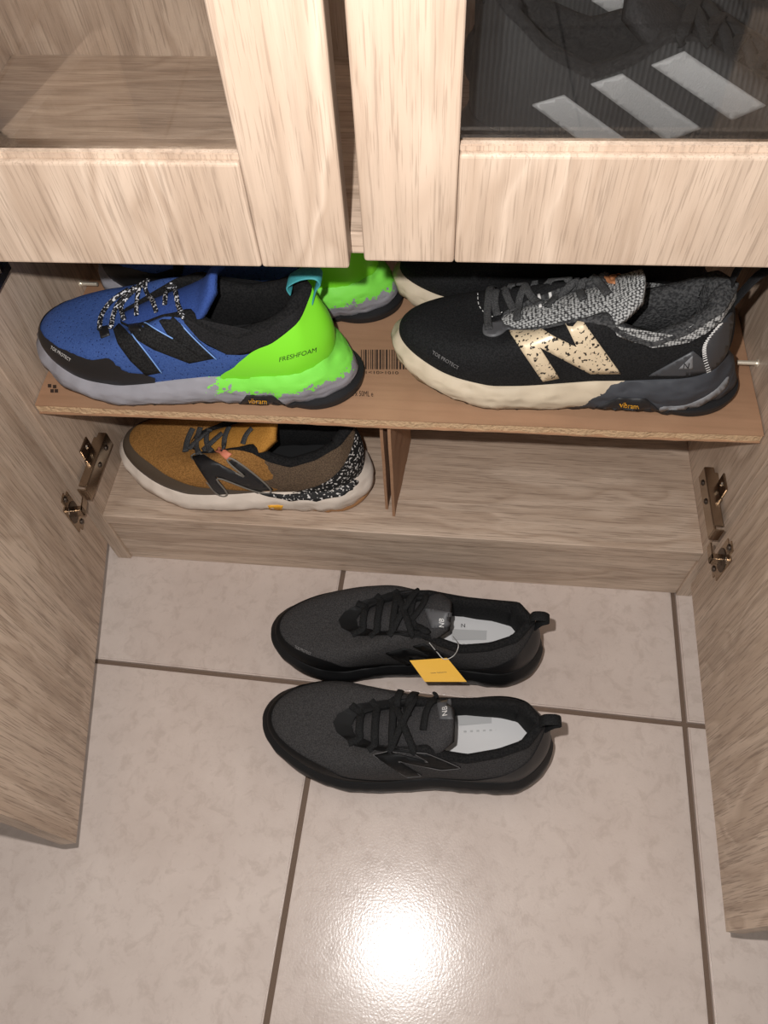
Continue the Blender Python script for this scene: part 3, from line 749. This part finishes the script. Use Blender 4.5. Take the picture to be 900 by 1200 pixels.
# ---- grey and black trail shoes
GB = knit('black_engineered_mesh', sr(13, 13, 14), sr(30, 30, 31), 800)
def kn_mat():
    m = NT('grey_knit'); co = m.coord(); vo = m.n('ShaderNodeTexVoronoi', Scale=480, Randomness=.35); m.set(vo.inputs['Vector'], m.mapping(co, (.8, 1, 1.2)))
    m.p('Base Color', m.mix(m.ramp(vo.outputs['Distance'], [(.35, 0), (.62, 1)]), sr(172, 172, 170), sr(46, 46, 47))); m.p('Roughness', .9); m.bump(vo.outputs['Distance'], -.8, .0012); return m.m
GKN = kn_mat()
CREAM = foam('cream_foam', sr(200, 184, 160), col2=sr(62, 64, 69), split=(.425, .45, .06, 60, 1.0, -.16), facet=60, bump=.8)
GLIN = knit('grey_lining', sr(44, 44, 45), sr(74, 74, 74), 420, .95, bump=.8); DGR = plain('dark_grey_film', sr(84, 84, 86), .5); LACEG = knit('dark_grey_lace', sr(50, 50, 51), sr(74, 74, 74), 900)
def foil():
    m = NT('speckled_foil'); nz = m.noise(m.mapping(m.coord(), (1, 1, 1)), 330, 2); m.p('Base Color', m.mix(m.ramp(nz, [(.60, 0), (.62, 1)]), sr(226, 206, 174), sr(40, 36, 32))); m.p('Roughness', .35); m.p('Metallic', .15); return m.m
FOIL = foil(); ORT = plain('copper_label', sr(178, 118, 78), .6, bump=(400, .5, .0006)); LGR = plain('grey_rubber', sr(120, 120, 122), .55); MGR = plain('smoke_film', sr(62, 63, 66), .45)
def grey_shoe(label, loc, rz, med, wid):
    s = Shoe('trail_shoe', label, 'pair of grey and black trail shoes', loc, rz, .299, med, wid, 1.06, 1.04, tilt=math.atan(-CB), flare=.018, heel_h=1.10, op=.0, hl=.035, cen=.010, toe_sharp=.27, toe_z=.004)
    s.build_sole(CREAM, RUB, bulge=.005, rough=.0032); s.build_upper(GB, GLIN, GKN, INSB, tongue_up=.006, pad=.015)
    s.loop_tab(BLKF, h=.036, out=.020, w=.0055, base_z=-.03)
    return s
g1 = grey_shoe('black and grey knit trail shoe with cream sole, set in front of its pair', cloc(.0915, .5005), 0.0, 1, .95)
lowpx = [(668, 352), (680, 362), (694, 369), (727, 383), (767, 398), (788, 404), (806, 402), (826, 392), (844, 374)]
lo = [g1.qv(*p) for p in lowpx]; lo = sorted([(q if q <= 1 else q-2, v) for q, v in lo if q <= 1 or q > 1.8], reverse=True)
lo = [(q, min(v, .9)) for q, v in lo]
poly = [(lo[0][0]+.015, 1.0)]+lo+[(.02, .80), (0, .80)]+[(-q, v) for q, v in lo[::-1]]+[(-lo[0][0]-.015, 1.0), (-.3, 1), (-.15, 1), (0, 1), (.15, 1), (.3, 1)]
g1.decal_qv('knit_collar', poly, GKN, .0012, smooth=False)
g1.decal('emblem', [(596, 388), (619, 379), (676, 407), (658, 370), (677, 368), (727, 437), (692, 437), (632, 406), (655, 442), (636, 446)], FOIL, 'u', .0016, smooth=False, step=6)
g1.decal('eyestay', [(566, 384), (570, 378), (582, 378), (596, 371), (620, 373), (617, 382), (599, 384), (587, 392), (577, 395), (567, 392)], DGR, 'u', .0020, step=4)
g1.decal('eyestay', [(676, 352), (682, 345), (706, 341), (737, 351), (735, 357), (722, 355), (705, 353), (692, 362), (681, 363)], DGR, 'u', .0022, step=4)
g1.decal('heel_overlay', [(760, 440), (812, 411), (823, 420), (831, 435), (800, 440)], MGR, 'u', .0012, smooth=False)
g1.decal('heel_overlay', [(844, 379), (858, 366), (856, 393), (850, 415), (836, 433), (831, 435), (825, 415), (828, 398)], MGR, 'u', .0011)
g1.decal('heel_emblem', [(795, 431), (811, 416), (811.5, 431)], LGR, 'u', .0018, smooth=False, step=3)
g1.text('N', (799, 430), (10, 0), (2, -9), BKP, 'u', .0022, 'heel_emblem_letter')
zz = catmull([(830, 436, 0), (825, 416, 0), (827, 400, 0), (843, 379, 0)], 8)
polyline_mesh(g1, 'heel_stitching', [[(p.x-2.2, p.y+1.2), (p.x+2.2, p.y-.6)] for p in zz], WHT, .0006)
dz = catmull([(560, 345, 0), (562, 360, 0), (575, 372, 0), (592, 366, 0), (620, 368, 0), (640, 372, 0), (655, 364, 0)], 6)
polyline_mesh(g1, 'throat_stitching', [[(dz[i].x, dz[i].y), (dz[i+1].x, dz[i+1].y)] for i in range(0, len(dz)-1, 2)], WHT, .0004)
for pts in ([(573, 389), (571, 370), (573, 350), (576, 336), (588, 333)], [(583, 372), (580, 358), (582, 343), (592, 331), (603, 327)], [(607, 377), (608, 358), (613, 342), (625, 323), (634, 315)], [(605, 318), (614, 333), (622, 347), (634, 359)],
            [(590, 334), (596, 352), (603, 367)], [(684, 353), (680, 340), (686, 326), (700, 316), (712, 308)], [(713, 347), (702, 332), (688, 319), (676, 310)], [(640, 318), (655, 320), (672, 316), (690, 314)], [(638, 326), (652, 312), (668, 308), (684, 318), (690, 326)], [(642, 362), (652, 350), (664, 338), (680, 328)]):
    g1.ribbon('lace', pts, LACEG, .0036, .0012, None, .0026)
for pts in ([(632, 346), (634, 362)], [(645, 343), (647, 360)]): g1.ribbon('lace_guide', pts, WHT, .0014, .0010, None, .0022)
g1.decal('tongue_label', [(703, 319), (709, 308), (722, 305), (721, 333), (713, 332)], ORT, None, .0016, smooth=False, step=4)
g1.text('TOE PROTECT', (507, 414), (4.6, 2.8), (1.8, -5.2), GRYP, 'u', .0012)
g1.decal('sole_badge', [(698, 477), (724, 466), (757, 467), (774, 481), (735, 484)], RUB, 'm', .0010, smooth=False, step=4)
g1.text('vibram', (726, 475.5), (8.2, .9), (0, -8.5), YEL, 'm', .0016)
g1.decal('sole_insert', [(774, 477), (800, 475), (822, 467), (840, 455), (853, 441), (848, 456), (822, 474), (800, 481), (778, 484)], LGR, 'm', .0012, step=4)
g2 = grey_shoe('black trail shoe with cream sole, standing behind its pair', cloc(.085, .606), .0, -1, .76)
g2.decal_qv('knit_collar', [(.49, 1), (.46, .7), (.3, .6), (.1, .75), (0, .8), (-.1, .75), (-.3, .6), (-.46, .7), (-.49, 1), (-.2, 1), (0, 1), (.2, 1)], BLKF, .0012)
# ---- tan shoe below
TANM = knit('tan_mesh', sr(126, 88, 44), sr(156, 112, 60), 700); WHF = foam('white_foam', sr(218, 204, 190), facet=42, bump=.7)
OLV = plain('olive_overlay', sr(80, 68, 55), .6, bump=(400, .3, .0006)); GUM = plain('gum_rubber', sr(150, 108, 70), .5); BRN = knit('brown_mesh', sr(74, 60, 48), sr(104, 86, 68), 900)
OCH = knit('ochre_tongue', sr(160, 110, 44), sr(182, 130, 58)); PNK = plain('coral_lace_tag', sr(214, 128, 100), .6); OUT = plain('grey_outline', sr(112, 106, 98), .5)
t1 = Shoe('trail_shoe', 'tan and brown trail shoe with white sole on the cabinet bottom board', None, (-.240, .487, ZB+.0005), 0.0, .289, 1, 1.02, 1.02, 1.02, flare=.006, heel_h=1.08)
t1.build_sole(WHF, GUM, bulge=.006, rough=.0026); t1.build_upper(TANM, LINB, OCH, INSB)
t1.decal_qv('toe_guard', [(.46, 0), (.50, .10), (.58, .16), (.66, .30), (.76, .42), (.86, .42), (1.0, .36), (1.15, .30), (1.3, .2), (1.4, 0)], OLV, .0009)
half = [(0, 1), (.12, 1), (.25, 1), (.36, 1), (.42, 1), (.41, .75), (.40, .5), (.43, .3), (.39, .15), (.40, 0)]
t1.decal_qv('rear_panel', half[::-1]+[(-q, v) for q, v in half[1:]]+[(-.2, 0), (0, 0), (.2, 0)], BRN, .0007, jag=.002)
SPH = speckle('black_white_print', sr(18, 18, 18), sr(205, 200, 195), 330, .60)
half = [(0, 1), (.06, .86), (.14, .62), (.22, .36), (.32, .12), (.34, 0)]
t1.decal_qv('heel_counter', half[::-1]+[(-q, v) for q, v in half[1:]]+[(-.15, 0), (0, 0), (.15, 0)], SPH, .0014)
Nt = [(225, 536), (238, 533), (290, 560), (266, 540), (276, 538), (320, 573), (300, 575), (252, 557), (268, 577), (254, 579)]
t1.decal('emblem', Nt, BLKS, 'u', .0016, smooth=False, step=5)
t1.ribbon('emblem_outline', Nt+[Nt[0]], OUT, .0011, .0006, 'u', .0020, n=5)
for pts in ([(218, 531), (221, 516), (227, 503)], [(234, 534), (232, 517), (236, 502)], [(249, 531), (243, 516), (247, 502)], [(264, 526), (265, 513), (270, 502)], [(286, 521), (290, 511), (297, 503)], [(222, 528), (232, 518), (245, 508)], [(240, 528), (250, 519), (262, 509)]):
    t1.ribbon('lace', pts, LACEG, .0036, .0012, None, .0026)
t1.decal('lace_tag', [(254, 529), (258, 524), (272, 532), (266, 538)], PNK, None, .0030, smooth=False, step=3)
t1.decal('printed_band', [(298, 577), (345, 578), (395, 572), (416, 562), (418, 568), (398, 581), (352, 587), (322, 583)], SPH, 'm', .0009, step=4, jag=3)
t1.decal('sole_badge', [(314, 592), (332, 592), (330, 597), (316, 596)], YEL, 'm', .0010, smooth=False, step=3)
# ---- black pair on the floor
DKM = knit('charcoal_mesh', sr(42, 41, 41), sr(62, 60, 60), 900); BFO = foam('black_foam', sr(19, 19, 20), .5, facet=40, bump=.3)
LGI = plain('pale_insole', sr(205, 203, 202), .6); DKT = knit('charcoal_tongue', sr(44, 43, 44), sr(62, 60, 60), 900); LBK = knit('black_lace', sr(14, 14, 15), sr(28, 28, 28), 900)
JET = plain('jet_film', sr(11, 11, 12), .6, spec=.22)
MST = plain('grey_stitch', sr(92, 90, 90), .8)
def black_shoe(label, loc, rz, med, hw_, wid):
    s = Shoe('running_shoe', label, 'pair of black running shoes', loc, rz, .303, med, wid, .95, .95, heel_w=hw_, op=.025, heel_h=1.06)
    s.build_sole(BFO, RUB, bulge=.005, rough=.0012); s.build_upper(DKM, LINB, DKT, LGI, tongue_up=-.004, pad=.009)
    s.decal_qv('toe_guard', [(.52, 0), (.58, .12), (.64, .20), (.70, .34), (.80, .34), (.9, .30), (1.0, .28), (1.15, .28), (1.28, .2), (1.36, 0)], JET, .0010)
    half = [(0, .9), (.1, .78), (.2, .55), (.3, .30), (.38, .14), (.46, 0)]
    s.decal_qv('heel_counter', half[::-1]+[(-q, v) for q, v in half[1:]]+[(-.2, 0), (0, 0), (.2, 0)], BLKS, .0011)
    s.decal_qv('eyestay', [(.43, 1), (.47, .92), (.58, .88), (.70, .88), (.85, .88), (1.0, .88), (1.15, .88), (1.30, .88), (1.42, .88), (1.53, .92), (1.57, 1), (1.4, 1), (1.2, 1), (1.0, 1), (.8, 1), (.6, 1)], JET, .0012, smooth=False)
    s.cross_laces(LBK, [.655, .60, .54], .0040, .0014, zig=False, lift=.003); s.cross_laces(LBK, [.54, .47], .0036, .0013, zig=True, lift=.004)
    s.loop_tab(LBK, h=.016, out=.014, w=.0055, base_z=-.016)
    return s
k1 = black_shoe('all-black running shoe on the tiles without a swing tag', (-.030, .2155, .0005), .04, 1, .0440, 1.04)
k1.decal('emblem', [(438, 885), (458, 881), (502, 892), (484, 881), (501, 879), (540, 899), (516, 901), (466, 891), (494, 908), (476, 909)], JET, 'u', .0016, smooth=False)
def outline(s, pts): s.ribbon('emblem_edge', sum([[pts[i], ((pts[i][0]*.1+pts[(i+1) % len(pts)][0]*.9), (pts[i][1]*.1+pts[(i+1) % len(pts)][1]*.9))] for i in range(len(pts))], [])+[pts[0]], MST, .0004, .0004, 'u', .0016, n=3)
outline(k1, [(438, 885), (458, 881), (502, 892), (484, 881), (501, 879), (540, 899), (516, 901), (466, 891), (494, 908), (476, 909)])
def insole_patch(s, name, poly, mat, dz=.0012):
    z0 = s.M.translation.z+s.zt(.22)+.0025+dz; P = [s.Mi @ on_z(p[0], p[1], z0) for p in poly]; return link(name, from_py(name, P, [tuple(range(len(P)))]), mat, s.root)
IGR = plain('insole_grey', sr(176, 175, 174), .6)
def insole_marks(s, band, dots, letter):
    insole_patch(s, 'insole_shade_band', band, IGR)  # shading of the insole's side wall, painted as a flat grey band
    for i in range(7):
        a = i/6; x = dots[0][0]+(dots[1][0]-dots[0][0])*a; y = dots[0][1]+(dots[1][1]-dots[0][1])*a
        insole_patch(s, 'insole_mark', [(x-1.6, y-1), (x+1.6, y-1), (x+1.6, y+1), (x-1.6, y+1)], IGR, .0016)
    x, y = letter; Vt, Ft = flat_text('N', 1.0); z0 = s.M.translation.z+s.zt(.22)+.0046
    link('insole_letter', from_py('insole_letter', [s.Mi @ on_z(x+v.x*7, y-v.y*6, z0) for v in Vt], Ft), BKP, s.root)
k1.decal('tongue_label', [(512, 825), (528, 819), (530, 843), (516, 843)], DGR, None, .0014, smooth=False, step=4)
k1.text('NB', (525, 840), (-.8, -8), (-8.5, .8), WHT, None, .0022)
k2 = black_shoe('all-black running shoe on the tiles wearing a yellow swing tag', (-.039, .3335, .0005), -.035, -1, .0410, 1.0)
k2.decal('emblem', [(452, 765), (474, 759), (505, 768), (484, 757), (496, 754), (530, 770), (512, 776), (478, 768), (498, 782), (486, 784)], JET, 'u', .0016, smooth=False)
k2.decal('tongue_label', [(498, 713), (530, 718), (527, 734), (506, 736)], DGR, None, .0014, smooth=False, step=4)
k2.text('NB', (520, 735), (.6, -7.5), (-8, -.6), WHT, None, .0022)
k2.text('TOE PROTECT', (346, 759), (2.9, 1.3), (.8, -4.2), GRYP, 'u', .0018)
for s, pts in ((k1, [(480, 842), (478, 828), (484, 818), (496, 812)]), (k1, [(498, 856), (501, 838), (508, 822), (510, 806)]), (k1, [(466, 826), (470, 812), (480, 806)]), (k2, [(482, 728), (484, 712), (490, 699), (498, 699), (500, 706), (492, 718), (482, 728)]), (k2, [(484, 728), (492, 738), (500, 742)])):
    s.ribbon('lace', pts, LBK, .0040, .0016, None, .0045)
insole_marks(k1, [(532, 835), (604, 833), (600, 846), (538, 850)], ((545, 857), (590, 855)), (543, 832)); insole_marks(k2, [(528, 737), (592, 740), (588, 750), (530, 750)], ((543, 755), (582, 755)), (540, 735))
# swing tag with its string
YTG = plain('yellow_card', sr(226, 172, 44), .6); STR = plain('clear_string', sr(190, 188, 184), .4)
tp = [k2.hit(*p)[0] for p in ((480, 774), (524, 771), (547, 799), (498, 799))]
tgr = empty('swing_tag', tp[0]); tag(tgr, 'yellow paper swing tag on a thin string hanging from the black shoe', 'tag')
zt_ = max(p.z for p in tp)+.007
tv = [on_z(*p, zt_-.004*i_) for p, i_ in (((480, 774), 0), ((524, 771), 0), ((547, 799), 1), ((498, 799), 1))]
nn = (tv[1]-tv[0]).cross(tv[3]-tv[0]).normalized(); nn = nn if nn.z > 0 else -nn
link('card', from_py('card', [p-tp[0] for p in tv]+[p-nn*.0006-tp[0] for p in tv], [(0, 1, 2, 3), (7, 6, 5, 4), (0, 4, 5, 1), (1, 5, 6, 2), (2, 6, 7, 3), (3, 7, 4, 0)]), YTG, tgr)
Vt, Ft = flat_text('new balance', 1.0); e1, e2 = (tv[1]-tv[0]), (tv[3]-tv[0])
link('lettering', from_py('lettering', [tv[0]+e1*(.30+v.x*.085)+e2*(.66-v.y*.10)+nn*.0004-tp[0] for v in Vt], Ft), BKP, tgr)
sp = [k2.hit(503, 754)[0]+Vector((0, 0, .002)), on_z(512, 764, zt_+.003), tv[0]+e1*.9+e2*.06+nn*.001, on_z(532, 768, zt_+.004), k2.hit(537, 757)[0]+Vector((0, 0, .003)), k2.hit(530, 746)[0]+Vector((0, 0, .003))]
Vs, Fs = sweep(catmull(sp, 8), Vector((0, 0, 1)), .0005, .0005, 6, 1); link('string', from_py('string', [v-tp[0] for v in Vs], Fs), STR, tgr, True)
# ---- striped black shoes behind the glass
def rib_mat():
    m = NT('black_ribbed_knit'); co = m.coord(); wv = m.n('ShaderNodeTexWave', Scale=95, Distortion=1.2, Detail=1, bands_direction='X'); m.set(wv.inputs['Vector'], co)
    m.p('Base Color', m.mix(m.math('MULTIPLY', wv.outputs[1], m.noise(co, 60, 3)), sr(15, 15, 16), sr(40, 40, 40))); m.p('Roughness', .8); m.bump(wv.outputs[1], .4, .001); return m.m
SBK = rib_mat(); REF = plain('reflective_grey', sr(122, 122, 122), .55, bump=(900, .5, .0006))
def striped(label, loc, rz, med):
    s = Shoe('striped_trainer', label, 'pair of striped trainers', loc, rz, .284, med, .90, 1.0, 1.05, heel_h=1.1)
    s.build_sole(BFO, RUB, bulge=.004, rough=.001); s.build_upper(SBK, LINB, BLKF, INSB)
    s.cross_laces(LBK, [.655, .60, .54, .48, .43], .0038, .0013, zig=True, lift=.003); s.loop_tab(LBK, h=.016, out=.008, w=.006)
    return s
a1 = striped('black trainer with three reflective stripes right behind the door glass', (.1375, .492, ZT1+.0005), math.pi-.03, 1)
for poly in ([(624, 122), (661, 111), (765, 186), (712, 186)], [(692, 98), (729, 86), (821, 149), (782, 164)], [(763, 76), (801, 60), (897, 123), (858, 139)]):
    a1.decal('reflective_stripe', poly, REF, 'u', .0022, smooth=False, step=6)
a2 = striped('black striped trainer behind another striped trainer in the glazed compartment', (.138, .597, ZT1+.0005), math.pi, -1)
for poly in ([(628, 20), (657, 5), (687, 26), (653, 36)], [(693, 0), (735, -8), (730, 11), (715, 14)]):
    a2.decal('reflective_stripe', poly, REF, 'u', .0022, smooth=False, step=6)
